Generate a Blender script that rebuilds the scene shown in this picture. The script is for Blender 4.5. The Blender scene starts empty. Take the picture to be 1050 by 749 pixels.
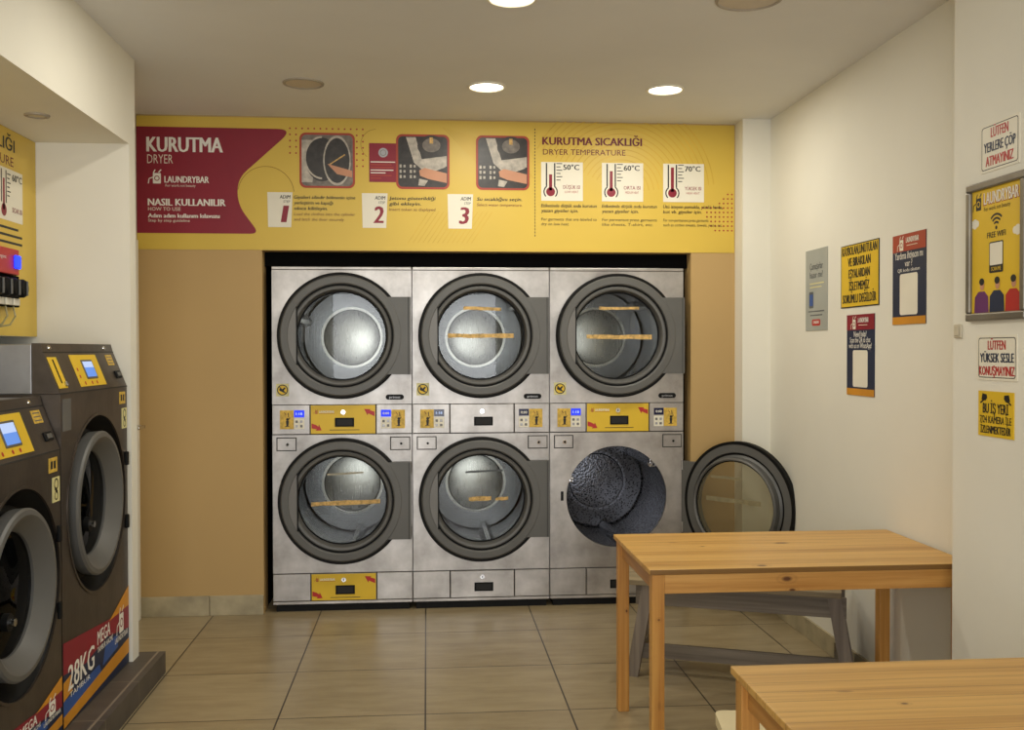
import bpy, bmesh, math, random
from mathutils import Matrix, Vector
random.seed(7)
S = bpy.context.scene
COL = S.collection
PI = math.pi

# ------------------------------------------------------------------ camera, world, light
def make_camera():
    f, yaw, pitch, roll = 1030.9, .0848, -.015, -.0019
    F = Vector((math.sin(yaw)*math.cos(pitch), math.cos(yaw)*math.cos(pitch), math.sin(pitch)))
    R0 = Vector((math.cos(yaw), -math.sin(yaw), 0)); U0 = R0.cross(F)
    R = R0*math.cos(roll) + U0*math.sin(roll); U = -R0*math.sin(roll) + U0*math.cos(roll)
    cd = bpy.data.cameras.new('camera'); cam = bpy.data.objects.new('camera', cd); COL.objects.link(cam)
    cd.sensor_width = 36; cd.lens = f/1050*36; cd.clip_start = .05; cd.clip_end = 100
    m = Matrix((R, U, -F)).transposed().to_4x4(); m.translation = Vector((.8834, -5.843, 1.504))
    cam.matrix_world = m; S.camera = cam
make_camera()

W = bpy.data.worlds.new('world'); S.world = W; W.use_nodes = True
bg = W.node_tree.nodes['Background']; bg.inputs[0].default_value = (.85, .92, 1, 1); bg.inputs[1].default_value = .5

def area(name, loc, rot, sx, sy, power, color, shape='RECTANGLE', spread=PI):
    l = bpy.data.lights.new(name, 'AREA'); l.shape = shape; l.size = sx; l.size_y = sy
    l.energy = power; l.color = color; l.spread = spread
    o = bpy.data.objects.new(name, l); o.location = loc; o.rotation_euler = rot; COL.objects.link(o); return o
DAY = area('daylight', (.75, -7.62, 1.45), (math.radians(90), 0, 0), 2.3, 2.1, 96, (.97, .985, 1))
LAMP_W = 9.5
LAMP_COL = (1, .955, .84)
S.view_settings.view_transform = 'Standard'; S.view_settings.look = 'None'
S.view_settings.gamma = 1; S.view_settings.use_curve_mapping = False
S.view_settings.exposure = 0.0

# ------------------------------------------------------------------ materials
def lin(c):
    out = []
    for v in c[:3]:
        v /= 255.0
        out.append(v/12.92 if v <= .04045 else ((v+.055)/1.055)**2.4)
    return (*out, 1)
MATS = {}
def base(name):
    m = bpy.data.materials.new(name); m.use_nodes = True; MATS[name] = m
    nt = m.node_tree; return m, nt, nt.nodes['Principled BSDF']
def N(nt, t, **kw):
    n = nt.nodes.new(t)
    for k, v in kw.items():
        if k in n.inputs: n.inputs[k].default_value = v
        else: setattr(n, k, v)
    return n
def coord(nt, scale=(1, 1, 1), loc=(0, 0, 0)):
    tc = N(nt, 'ShaderNodeTexCoord'); mp = N(nt, 'ShaderNodeMapping')
    mp.inputs['Scale'].default_value = scale; mp.inputs['Location'].default_value = loc
    nt.links.new(tc.outputs['Object'], mp.inputs['Vector']); return mp.outputs['Vector']
def ramp(nt, fac, stops):
    r = N(nt, 'ShaderNodeValToRGB'); e = r.color_ramp.elements
    while len(e) < len(stops): e.new(.5)
    for i, (p, c) in enumerate(stops): e[i].position = p; e[i].color = c if len(c) == 4 else lin(c)
    nt.links.new(fac, r.inputs['Fac']); return r.outputs['Color']
def noise(nt, vec, scale, detail=3, rough=.5):
    n = N(nt, 'ShaderNodeTexNoise'); n.inputs['Scale'].default_value = scale
    n.inputs['Detail'].default_value = detail; n.inputs['Roughness'].default_value = rough
    nt.links.new(vec, n.inputs['Vector']); return n.outputs['Fac']
def bump(nt, b, fac, strength, dist=.002):
    n = N(nt, 'ShaderNodeBump'); n.inputs['Strength'].default_value = strength; n.inputs['Distance'].default_value = dist
    nt.links.new(fac, n.inputs['Height']); nt.links.new(n.outputs['Normal'], b.inputs['Normal'])
def plain(name, c, rough=.5, metal=0, var=.06, vscale=(6, 6, 6), bmp=0, spec=.5):
    m, nt, b = base(name)
    v = coord(nt, vscale); f = noise(nt, v, 1.0, 4)
    lo = tuple(max(0, x*(1-var)) for x in c); hi = tuple(min(255, x*(1+var)) for x in c)
    nt.links.new(ramp(nt, f, [(.3, lo), (.7, hi)]), b.inputs['Base Color'])
    b.inputs['Roughness'].default_value = rough; b.inputs['Metallic'].default_value = metal
    b.inputs['Specular IOR Level'].default_value = spec
    if bmp: bump(nt, b, noise(nt, coord(nt, (1, 1, 1)), 60, 4), bmp)
    return m
def emit(name, c, strength, basec=None):
    m, nt, b = base(name)
    b.inputs['Base Color'].default_value = lin(basec or c); b.inputs['Emission Color'].default_value = lin(c)
    b.inputs['Emission Strength'].default_value = strength; return m
def glass(name, tint=(235, 238, 235), ior=1.45, dirt=.0):
    m, nt, b = base(name)
    out = nt.nodes['Material Output']
    tr = N(nt, 'ShaderNodeBsdfTransparent'); tr.inputs[0].default_value = lin(tint)
    gl = N(nt, 'ShaderNodeBsdfGlossy'); gl.inputs['Roughness'].default_value = .03
    fr = N(nt, 'ShaderNodeFresnel'); fr.inputs['IOR'].default_value = ior
    mx = N(nt, 'ShaderNodeMixShader')
    nt.links.new(fr.outputs[0], mx.inputs[0]); nt.links.new(tr.outputs[0], mx.inputs[1]); nt.links.new(gl.outputs[0], mx.inputs[2])
    if dirt:
        df = N(nt, 'ShaderNodeBsdfDiffuse'); df.inputs[0].default_value = lin((190, 180, 150))
        m2 = N(nt, 'ShaderNodeMixShader'); m2.inputs[0].default_value = dirt
        nt.links.new(mx.outputs[0], m2.inputs[1]); nt.links.new(df.outputs[0], m2.inputs[2]); nt.links.new(m2.outputs[0], out.inputs[0])
    else: nt.links.new(mx.outputs[0], out.inputs[0])
    return m
def steel(name, lo, hi, r0=.28, r1=.5, metal=.85, sc=(3, 3, 3), bs=.25):
    m, nt, b = base(name)
    v = coord(nt, sc); f = noise(nt, v, 1.6, 6, .6)
    nt.links.new(ramp(nt, f, [(.3, lo), (.7, hi)]), b.inputs['Base Color'])
    g = noise(nt, coord(nt, (40, 40, 1.5)), 6, 3)
    mr = N(nt, 'ShaderNodeMapRange'); mr.inputs['To Min'].default_value = r0; mr.inputs['To Max'].default_value = r1
    nt.links.new(g, mr.inputs['Value']); nt.links.new(mr.outputs[0], b.inputs['Roughness'])
    b.inputs['Metallic'].default_value = metal
    bump(nt, b, f, bs, .004); return m
def perforated(name, c, hole, scale, rough=.3, metal=.9, bs=.35, rnd=.25):
    m, nt, b = base(name)
    vo = N(nt, 'ShaderNodeTexVoronoi'); vo.inputs['Scale'].default_value = scale; vo.inputs['Randomness'].default_value = rnd
    nt.links.new(coord(nt), vo.inputs['Vector'])
    nt.links.new(ramp(nt, vo.outputs['Distance'], [(.30, hole), (.42, c)]), b.inputs['Base Color'])
    b.inputs['Metallic'].default_value = metal; b.inputs['Roughness'].default_value = rough
    bump(nt, b, vo.outputs['Distance'], bs, .003); return m
def wood(name, axis, dark, light, plank=0, knots=True, rough=.38, spots=()):
    m, nt, b = base(name)
    st = [60, 60, 60]; st[axis] = 1.8
    grain = noise(nt, coord(nt, st, (3.1, 1.7, .4)), 1.0, 5, .6)
    st2 = [10, 10, 10]; st2[axis] = .7
    big = noise(nt, coord(nt, st2, (.3, 5.2, 1.9)), 1.0, 3)
    mx = N(nt, 'ShaderNodeMath', operation='MULTIPLY_ADD'); mx.inputs[1].default_value = .55
    nt.links.new(grain, mx.inputs[0])
    h = N(nt, 'ShaderNodeMath', operation='MULTIPLY'); h.inputs[1].default_value = .45
    nt.links.new(big, h.inputs[0]); nt.links.new(h.outputs[0], mx.inputs[2])
    fac = mx.outputs[0]
    if plank:
        sep = N(nt, 'ShaderNodeSeparateXYZ'); nt.links.new(coord(nt), sep.inputs[0])
        d = N(nt, 'ShaderNodeMath', operation='DIVIDE'); d.inputs[1].default_value = plank
        nt.links.new(sep.outputs[1], d.inputs[0])
        fl = N(nt, 'ShaderNodeMath', operation='FLOOR'); nt.links.new(d.outputs[0], fl.inputs[0])
        wn = N(nt, 'ShaderNodeTexWhiteNoise', noise_dimensions='1D'); nt.links.new(fl.outputs[0], wn.inputs['W'])
        a = N(nt, 'ShaderNodeMath', operation='MULTIPLY_ADD'); a.inputs[1].default_value = .16; 
        nt.links.new(wn.outputs['Value'], a.inputs[0]); nt.links.new(fac, a.inputs[2]); fac = a.outputs[0]
    colr = ramp(nt, fac, [(.36, dark), (.50, tuple((x+y)/2 for x, y in zip(dark, light))), (.66, light)])
    if plank:
        fr = N(nt, 'ShaderNodeMath', operation='FRACT'); nt.links.new(d.outputs[0], fr.inputs[0])
        lt = N(nt, 'ShaderNodeMath', operation='LESS_THAN'); lt.inputs[1].default_value = .025; nt.links.new(fr.outputs[0], lt.inputs[0])
        mc = N(nt, 'ShaderNodeMixRGB'); mc.inputs[2].default_value = lin(tuple(x*.72 for x in dark))
        nt.links.new(lt.outputs[0], mc.inputs[0]); nt.links.new(colr, mc.inputs[1]); colr = mc.outputs[0]
    if knots:
        ks = [6.5, 6.5, 6.5]; ks[axis] = 2.6
        vo = N(nt, 'ShaderNodeTexVoronoi'); vo.inputs['Scale'].default_value = 1.0; nt.links.new(coord(nt, ks, (.37, .11, .23)), vo.inputs['Vector'])
        kf = ramp(nt, vo.outputs['Distance'], [(.05, (255, 255, 255)), (.10, (0, 0, 0))])
        mc2 = N(nt, 'ShaderNodeMixRGB'); mc2.inputs[2].default_value = lin((92, 52, 22))
        nt.links.new(kf, mc2.inputs[0]); nt.links.new(colr, mc2.inputs[1]); colr = mc2.outputs[0]
    for p, rr in spots:
        ms = N(nt, 'ShaderNodeMapping'); ms.inputs['Scale'].default_value = [1/q for q in rr]; ms.inputs['Location'].default_value = [-a/q for a, q in zip(p, rr)]
        nt.links.new(coord(nt), ms.inputs['Vector'])
        ln = N(nt, 'ShaderNodeVectorMath', operation='LENGTH'); nt.links.new(ms.outputs[0], ln.inputs[0])
        kf = ramp(nt, ln.outputs['Value'], [(.25, (255, 255, 255)), (.55, (60, 60, 60)), (.8, (120, 120, 120)), (1.0, (0, 0, 0))])
        m3 = N(nt, 'ShaderNodeMixRGB'); m3.inputs[2].default_value = lin((98, 56, 24))
        nt.links.new(kf, m3.inputs[0]); nt.links.new(colr, m3.inputs[1]); colr = m3.outputs[0]
    nt.links.new(colr, b.inputs['Base Color']); b.inputs['Roughness'].default_value = rough
    bump(nt, b, grain, .12, .001); return m
def tiles(name, size, off, c0, c1, grout, mortar=.004, rough=.3):
    m, nt, b = base(name)
    br = N(nt, 'ShaderNodeTexBrick'); br.offset = 0; br.squash = 1
    br.inputs['Scale'].default_value = 1; br.inputs['Brick Width'].default_value = size; br.inputs['Row Height'].default_value = size
    br.inputs['Mortar Size'].default_value = mortar; br.inputs['Mortar Smooth'].default_value = .1; br.inputs['Bias'].default_value = 0
    br.inputs['Color1'].default_value = (0, 0, 0, 1); br.inputs['Color2'].default_value = (1, 1, 1, 1)
    nt.links.new(coord(nt, (1, 1, 1), off), br.inputs['Vector'])
    vein = noise(nt, coord(nt, (2.2, 9, 5)), 1.5, 6, .62)
    add = N(nt, 'ShaderNodeMath', operation='MULTIPLY_ADD'); add.inputs[1].default_value = .14
    nt.links.new(br.outputs['Color'], add.inputs[0]); nt.links.new(vein, add.inputs[2])
    col = ramp(nt, add.outputs[0], [(.34, c0), (.72, c1)])
    mc = N(nt, 'ShaderNodeMixRGB'); mc.inputs[2].default_value = lin(grout)
    nt.links.new(br.outputs['Fac'], mc.inputs[0]); nt.links.new(col, mc.inputs[1]); nt.links.new(mc.outputs[0], b.inputs['Base Color'])
    b.inputs['Roughness'].default_value = rough
    inv = N(nt, 'ShaderNodeMath', operation='SUBTRACT'); inv.inputs[0].default_value = 1; nt.links.new(br.outputs['Fac'], inv.inputs[1])
    bump(nt, b, inv.outputs[0], .3, .002); return m

WALL = plain('wall_paint', (230, 226, 212), .75, 0, .015, (1.5, 1.5, 1.5), .05)
CEIL = plain('ceiling_paint', (224, 222, 217), .85, 0, .015, (1.5, 1.5, 1.5), .03)
YEL_WALL = plain('yellow_wall_paint', (186, 154, 100), .6, 0, .02, (1, 1, 1), .05)
VINYL = plain('yellow_vinyl', (214, 182, 72), .45, 0, .02, (1.5, 1.5, 1.5))
BLACK = plain('matt_black', (4, 4, 5), .9, 0, .1, spec=.15)
FLOOR = tiles('beige_floor_tiles', .6, (-.874, .499, 0), (138, 121, 91), (162, 146, 114), (50, 42, 32), .0035, .3)
PLINTH = tiles('grey_step_tiles', .45, (.1, .13, 0), (64, 58, 52), (84, 77, 69), (120, 110, 95), .003, .5)
PLINTH_EDGE = plain('step_edge', (132, 120, 104), .5)
BASEB = plain('stone_skirting', (168, 156, 126), .5, 0, .10, (9, 9, 9))
STEEL = steel('brushed_steel', (150, 145, 140), (200, 195, 190), .30, .50)
STEEL_D = steel('dark_steel', (80, 72, 65), (104, 95, 86), .32, .5, .8)
STEEL_G = steel('light_grey_steel', (150, 150, 152), (172, 172, 174), .35, .5, .7)
GROOVE = plain('groove', (22, 21, 20), .6)
GREY = plain('grey_plastic', (92, 91, 88), .45, 0, .03)
GREY_L = plain('light_grey_plastic', (112, 110, 107), .4, 0, .03)
RUB = plain('black_rubber', (8, 8, 8), .6, 0, .05, spec=.25)
CHROME = steel('chrome', (190, 190, 190), (225, 225, 225), .1, .2, 1)
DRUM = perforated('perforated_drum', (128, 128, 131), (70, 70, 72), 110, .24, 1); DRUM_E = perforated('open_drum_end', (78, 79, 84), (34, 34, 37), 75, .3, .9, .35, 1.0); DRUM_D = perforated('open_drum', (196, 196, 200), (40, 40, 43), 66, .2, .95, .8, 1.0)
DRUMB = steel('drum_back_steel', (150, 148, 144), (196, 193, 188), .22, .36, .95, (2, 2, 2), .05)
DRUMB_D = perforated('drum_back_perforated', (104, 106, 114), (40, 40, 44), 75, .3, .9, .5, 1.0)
GLASS = glass('door_glass'); GLASS_D = glass('dirty_door_glass', (222, 218, 202), 1.3, .12); GLASS_W = glass('washer_glass', (120, 120, 120), 1.15)
TAN = plain('tan_tape', (196, 160, 96), .6, 0, .2, (60, 60, 60))
TAPE_C = plain('pale_tape', (176, 168, 146), .6, 0, .1, (40, 40, 40))
SIGN_Y = plain('sign_yellow', (224, 186, 40), .45, 0, .02)
STICK_Y = plain('sticker_yellow', (204, 168, 66), .5, 0, .12, (60, 60, 60))
STICK_P = plain('sticker_pale_yellow', (214, 206, 146), .5, 0, .03)
CRIM = plain('crimson_print', (136, 16, 40), .45, 0, .03)
RED = plain('red_print', (182, 38, 34), .45, 0, .03)
WHITE = plain('white_print', (236, 232, 222), .5, 0, .01)
PAPER = plain('paper_white', (232, 226, 208), .55, 0, .01)
INK = plain('black_ink', (20, 18, 18), .5)
NAVY = plain('navy_print', (22, 36, 66), .5, 0, .05)
BLUE = plain('blue_print', (44, 82, 150), .5, 0, .05)
ORANGE = plain('orange_print', (206, 140, 34), .5, 0, .04)
BRICK = plain('rust_red_print', (168, 62, 40), .5, 0, .04)
DOTC = plain('ochre_print', (168, 128, 34), .5)
LINEC = plain('pale_ochre_print', (208, 170, 58), .5)
PGREY = plain('grey_card', (162, 164, 156), .55, 0, .03)
PGREY_D = plain('grey_ink', (92, 96, 98), .55)
SKIN = plain('skin_print', (196, 140, 108), .5, 0, .05)
PHOTO_D = plain('photo_dark', (46, 42, 40), .4, 0, .25, (30, 30, 30)); PHOTO_L = plain('photo_light', (176, 168, 156), .4, 0, .15, (30, 30, 30))
PHOTO_M = plain('photo_mid', (112, 104, 96), .4, 0, .2, (30, 30, 30))
PURPLE = plain('purple_print', (98, 40, 96), .5); MAROON = plain('maroon_ink', (104, 16, 26), .5)
ALU = steel('aluminium_frame', (120, 114, 104), (144, 138, 126), .35, .5, .6)
SCR_B = emit('blue_display', (30, 60, 255), 1.0, (10, 12, 40)); SCR_N = plain('dark_blue_display', (16, 20, 62), .2)
SCR_L = emit('lit_screen', (196, 214, 250), .9, (60, 80, 120)); SCR_L2 = emit('lit_screen_band', (110, 160, 240), .8, (30, 50, 120))
LED_B = emit('blue_led', (20, 50, 255), 2.5, (10, 12, 60))
LAMP_ON = emit('lamp_diffuser_lit', (255, 246, 224), 6.0); LAMP_OFF = plain('lamp_diffuser_unlit', (200, 186, 166), .5, 0, .03)
LAMP_RIM = plain('lamp_rim', (160, 150, 134), .5)
PINE_X = wood('pine_top', 0, (172, 122, 54), (214, 168, 92), .062, spots=(((.415, .035, .73), (.042, .028, .03)), ((.30, .40, .73), (.02, .012, .03))))
PINE_AX = wood('pine_apron_long', 0, (176, 120, 54), (222, 172, 98), spots=(((.50, .02, .685), (.045, .03, .022)), ((.52, .02, .645), (.03, .03, .014)))); PINE_AY = wood('pine_apron_short', 1, (164, 108, 46), (206, 152, 82))
PINE_Z = wood('pine_leg', 2, (174, 116, 50), (214, 162, 84), spots=(((.035, .02, .55), (.014, .03, .012)), ((.062, .02, .24), (.018, .03, .022)), ((.045, .64, .42), (.012, .03, .016))))
GWOOD = wood('weathered_grey_wood', 0, (102, 93, 81), (140, 129, 114), 0, False, .7)
GWOOD_Z = wood('weathered_grey_wood_leg', 2, (112, 101, 90), (152, 140, 126), 0, False, .7)
SEATW = wood('weathered_seat', 0, (128, 114, 88), (160, 144, 114), 0, False, .7)
CREAM = plain('cream_seat', (222, 208, 168), .5, 0, .02)
PLATE = plain('switch_plate', (206, 196, 172), .5)
DARKIN = plain('dark_cavity', (9, 9, 9), .6)
TUBE = plain('clear_tube', (150, 140, 96), .35)

# ------------------------------------------------------------------ mesh building
BACK = Matrix(((1, 0, 0, 0), (0, 0, -1, 0), (0, 1, 0, 0), (0, 0, 0, 1)))        # X right, Y up, Z out, for a face looking at -y
RIGHT = Matrix(((0, 0, -1, 0), (-1, 0, 0, 0), (0, 1, 0, 0), (0, 0, 0, 1)))      # a face looking at -x
LEFT = Matrix(((0, 0, 1, 0), (1, 0, 0, 0), (0, 1, 0, 0), (0, 0, 0, 1)))         # a face looking at +x
I4 = Matrix.Identity(4)
TCACHE = {}
def text_mesh(s, bold, shear):
    k = (s, bold, shear)
    if k not in TCACHE:
        c = bpy.data.curves.new('t', 'FONT'); c.body = s; c.size = 1; c.resolution_u = 2; c.offset = bold; c.shear = shear
        o = bpy.data.objects.new('t', c); me = bpy.data.meshes.new_from_object(o)
        vs = [(v.co.x, v.co.y) for v in me.vertices]; fs = [tuple(p.vertices) for p in me.polygons]
        bpy.data.objects.remove(o); bpy.data.curves.remove(c); bpy.data.meshes.remove(me)
        TCACHE[k] = (vs, fs)
    return TCACHE[k]
CAP = max(v[1] for v in text_mesh('H', 0, 0)[0])

class B:
    def __init__(self, M=I4): self.v = []; self.f = []; self.fm = []; self.mats = []; self.M = M; self.sm = []
    def mi(self, m):
        if m not in self.mats: self.mats.append(m)
        return self.mats.index(m)
    def raw(self, vs, fs, m, smooth=False, M=None):
        o = len(self.v); T = self.M if M is None else self.M @ M
        self.v += [tuple(T @ Vector(p)) for p in vs]
        i = self.mi(m)
        for f in fs: self.f.append(tuple(o+k for k in f)); self.fm.append(i); self.sm.append(smooth)
        return self
    def box(self, x0, x1, y0, y1, z0, z1, m, bev=0, M=None, seg=2):
        bm = bmesh.new(); bmesh.ops.create_cube(bm, size=1)
        for v in bm.verts: v.co = Vector(((x0+x1)/2+v.co.x*(x1-x0), (y0+y1)/2+v.co.y*(y1-y0), (z0+z1)/2+v.co.z*(z1-z0)))
        if bev: bmesh.ops.bevel(bm, geom=bm.edges[:], offset=bev, segments=seg, profile=.5, affect='EDGES')
        bm.verts.index_update()
        self.raw([v.co.copy() for v in bm.verts], [[v.index for v in f.verts] for f in bm.faces], m, False, M); bm.free(); return self
    def prism(self, pts, z0, z1, m, M=None, smooth=False):
        n = len(pts)
        a = sum(pts[i][0]*pts[(i+1) % n][1]-pts[(i+1) % n][0]*pts[i][1] for i in range(n))
        if a < 0: pts = pts[::-1]
        vs = [(x, y, z0) for x, y in pts]+[(x, y, z1) for x, y in pts]
        fs = [tuple(range(n))[::-1], tuple(range(n, 2*n))]
        self.raw(vs, fs, m, False, M)
        o = [(i, (i+1) % n, n+(i+1) % n, n+i) for i in range(n)]
        return self.raw(vs, o, m, smooth, M)
    def poly(self, pts, z, m, M=None):
        n = len(pts); a = sum(pts[i][0]*pts[(i+1) % n][1]-pts[(i+1) % n][0]*pts[i][1] for i in range(n))
        if a < 0: pts = pts[::-1]
        return self.raw([(x, y, z) for x, y in pts], [tuple(range(n))], m, False, M)
    def rect(self, x0, x1, y0, y1, z, m, M=None): return self.poly([(x0, y0), (x1, y0), (x1, y1), (x0, y1)], z, m, M)
    def disc(self, cx, cy, r, z, m, n=24, rx=None, M=None):
        return self.poly([(cx+(rx or r)*math.cos(2*PI*i/n), cy+r*math.sin(2*PI*i/n)) for i in range(n)], z, m, M)
    def ring(self, cx, cy, r0, r1, z, m, n=32, a0=0, a1=2*PI, sx=1, M=None):
        vs = []; fs = []
        for i in range(n+1):
            t = a0+(a1-a0)*i/n
            vs += [(cx+sx*r0*math.cos(t), cy+r0*math.sin(t), z), (cx+sx*r1*math.cos(t), cy+r1*math.sin(t), z)]
            if i: fs.append((2*i-2, 2*i-1, 2*i+1, 2*i))
        return self.raw(vs, fs, m, False, M)
    def line(self, x0, y0, x1, y1, w, z, m, M=None):
        d = math.hypot(x1-x0, y1-y0); nx, ny = -(y1-y0)/d*w/2, (x1-x0)/d*w/2
        return self.poly([(x0+nx, y0+ny), (x0-nx, y0-ny), (x1-nx, y1-ny), (x1+nx, y1+ny)], z, m, M)
    def lathe(self, prof, cx, cy, m, n=56, closed=False, M=None, smooth=True):
        vs = []; fs = []; k = len(prof)
        for i in range(n):
            t = 2*PI*i/n
            for r, z in prof: vs.append((cx+r*math.cos(t), cy+r*math.sin(t), z))
        segs = k if closed else k-1
        for i in range(n):
            j = (i+1) % n
            for s in range(segs):
                q = (s+1) % k; fs.append((i*k+s, j*k+s, j*k+q, i*k+q))
        return self.raw(vs, fs, m, smooth, M)
    def cyl(self, cx, cy, r, z0, z1, m, n=24, M=None):
        self.lathe([(r, z0), (r, z1)], cx, cy, m, n, False, M)
        self.disc(cx, cy, r, z1, m, n, M=M); return self.raw([(cx+r*math.cos(2*PI*i/n), cy+r*math.sin(2*PI*i/n), z0) for i in range(n)], [tuple(range(n))[::-1]], m, False, M)
    def holeplate(self, x0, x1, y0, y1, cx, cy, r, z0, z1, m, n=64, M=None):
        an = sorted(set([2*PI*i/n for i in range(n)] + [math.atan2(b-cy, a-cx) % (2*PI) for a in (x0, x1) for b in (y0, y1)]))
        vs = []; fs = []; ins = []; k = len(an)
        for t in an:
            c, s = math.cos(t), math.sin(t); d = 1e9
            if c > 1e-9: d = min(d, (x1-cx)/c)
            if c < -1e-9: d = min(d, (x0-cx)/c)
            if s > 1e-9: d = min(d, (y1-cy)/s)
            if s < -1e-9: d = min(d, (y0-cy)/s)
            ci = (cx+r*c, cy+r*s); co = (cx+d*c, cy+d*s)
            vs += [(*ci, z1), (*co, z1), (*ci, z0), (*co, z0)]
        for i in range(k):
            j = (i+1) % k; a, b = 4*i, 4*j
            fs += [(a, a+1, b+1, b), (a+2, b+2, b+3, a+3), (a+1, a+3, b+3, b+1)]; ins.append((a, b, b+2, a+2))
        self.raw(vs, fs, m, False, M); return self.raw(vs, ins, m, True, M)
    def tube(self, pts, r, m, n=8, M=None):
        P = [Vector(p) for p in pts]; vs = []; fs = []; ref = Vector((.31, .92, .17))
        for i, p in enumerate(P):
            d = (P[min(i+1, len(P)-1)]-P[max(i-1, 0)]).normalized(); a = d.cross(ref).normalized(); b = d.cross(a)
            vs += [p+a*r*math.cos(2*PI*k/n)+b*r*math.sin(2*PI*k/n) for k in range(n)]
            if i:
                for k in range(n): fs.append(((i-1)*n+k, (i-1)*n+(k+1) % n, i*n+(k+1) % n, i*n+k))
        fs += [tuple(range(n))[::-1], tuple((len(P)-1)*n+k for k in range(n))]
        return self.raw(vs, fs, m, True, M)
    def text(self, s, x, y, h, m, z=0, w=None, al='L', bold=0, shear=0, M=None):
        vs, fs = text_mesh(s, min(bold, 0), shear)
        x0 = min(v[0] for v in vs); x1 = max(v[0] for v in vs); sy = h/CAP
        sx = (w/(x1-x0)) if w else sy
        ww = (x1-x0)*sx; ox = {'L': x, 'C': x-ww/2, 'R': x-ww}[al]
        for k, dx in enumerate((0, bold, -bold) if bold > 0 else (0,)):
            self.raw([(ox+(a-x0+dx)*sx, y+b*sy, z+k*3e-5) for a, b in vs], fs, m, False, M)
        return self
    def build(self, name, parent=None, loc=None):
        me = bpy.data.meshes.new(name); me.from_pydata(self.v, [], self.f)
        for m in self.mats: me.materials.append(m)
        me.polygons.foreach_set('material_index', self.fm); me.polygons.foreach_set('use_smooth', self.sm)
        me.update()
        if any(self.sm): me.set_sharp_from_angle(angle=math.radians(32))
        o = bpy.data.objects.new(name, me); COL.objects.link(o)
        if parent: o.parent = parent
        if loc: o.location = loc
        return o
def rrect(x0, x1, y0, y1, r, n=6):
    p = []
    for cx, cy, a in ((x1-r, y1-r, 0), (x0+r, y1-r, PI/2), (x0+r, y0+r, PI), (x1-r, y0+r, 1.5*PI)):
        p += [(cx+r*math.cos(a+PI/2*i/n), cy+r*math.sin(a+PI/2*i/n)) for i in range(n+1)]
    return p
def roundpoly(pts, rad, n=6):
    out = []; k = len(pts)
    for i in range(k):
        p = Vector(pts[i]); a = Vector(pts[i-1]); c = Vector(pts[(i+1) % k]); r = rad[i]
        if r == 0: out.append(tuple(p)); continue
        q0 = p+(a-p).normalized()*r; q1 = p+(c-p).normalized()*r
        for j in range(n+1):
            t = j/n; out.append(tuple(q0*(1-t)**2+p*2*t*(1-t)+q1*t*t))
    return out
def tag(o, label, cat, group=None):
    o['label'] = label; o['category'] = cat
    if group: o['group'] = group
    return o
def thing(name, label, cat, loc=(0, 0, 0), rz=0, group=None):
    o = bpy.data.objects.new(name, None); COL.objects.link(o); o.location = loc; o.rotation_euler = (0, 0, rz); o.empty_display_size = .1
    return tag(o, label, cat, group)
def struct(name, b, parent=None):
    o = b.build(name, parent)
    if not parent: o['kind'] = 'structure'
    return o

# ------------------------------------------------------------------ the room
ZC = 2.83; XR = 2.865; YW = -.03; YF = -7.6
struct('floor', B().box(-1.5, 3.1, -8.2, 1.3, -.1, 0, FLOOR))
struct('ceiling', B().box(-1.5, 3.1, -8.2, 1.3, ZC, ZC+.1, CEIL))
b = B(); b.box(-.85, -.045, YW, .12, 0, ZC, YEL_WALL); b.box(2.435, 2.80, YW, .12, 0, ZC, YEL_WALL); b.box(-.045, 2.435, YW, .12, 2.072, ZC, YEL_WALL)
struct('wall_back', b)
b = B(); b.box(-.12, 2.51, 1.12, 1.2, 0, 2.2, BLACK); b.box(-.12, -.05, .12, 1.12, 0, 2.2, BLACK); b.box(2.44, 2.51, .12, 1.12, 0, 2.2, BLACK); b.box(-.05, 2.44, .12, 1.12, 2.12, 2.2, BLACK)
b.box(-.05, 2.44, .06, .12, 1.99, 2.12, BLACK)  # recess back, sides, top and header strip share one near-black colour
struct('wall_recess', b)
struct('wall_right', B().box(XR, XR+.2, -2.5, .12, 0, ZC, WALL))
struct('wall_column', B().box(2.70, XR+.05, -.175, .12, 0, ZC, WALL))
struct('wall_pier', B().box(2.72, XR+.2, YF, -2.468, 0, ZC, WALL))
struct('wall_left', B().box(-.9, -.735, -1.12, .1, 0, ZC, WALL))
struct('wall_niche_end', B().box(-1.42, -.44, -1.2, -1.108, .1, ZC, WALL))
struct('wall_soffit', B().box(-1.2, -.44, YF, -1.2, 2.43, ZC, WALL))
struct('wall_niche', B().box(-1.05, -.848, YF, -1.2, 1.565, 2.43, WALL))
struct('wall_outer_left', B().box(-1.5, -1.42, YF, -1.1, 0, 2.43, WALL))
b = B(); b.box(-1.5, -.42, YF-.15, YF, 0, ZC, WALL); b.box(1.92, 3.1, YF-.15, YF, 0, ZC, WALL); b.box(-.42, 1.92, YF-.15, YF, 2.57, ZC, WALL)
struct('wall_front', b)
b = B(); b.box(-1.42, -.335, YF, -1.05, 0, .1, PLINTH); struct('trim_1', b)
struct('trim_2', B().box(-.372, -.362, YF, -1.05, .1, .1012, PLINTH_EDGE))
b = B()
for x0, x1 in ((-.735, -.347), (-.344, -.046)): b.box(x0, x1, YW-.016, YW, 0, .112, BASEB, .002)
struct('baseboard_back', b)
b = B(); b.box(2.437, 2.70, YW-.016, YW, 0, .1, BASEB, .002); struct('baseboard_corner', b)
b = B(); b.box(2.688, 2.70, -.19, -.046, 0, .1, BASEB, .002); b.box(2.688, XR, -.19, -.175, 0, .1, BASEB, .002); struct('baseboard_column', b)
b = B()
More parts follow.
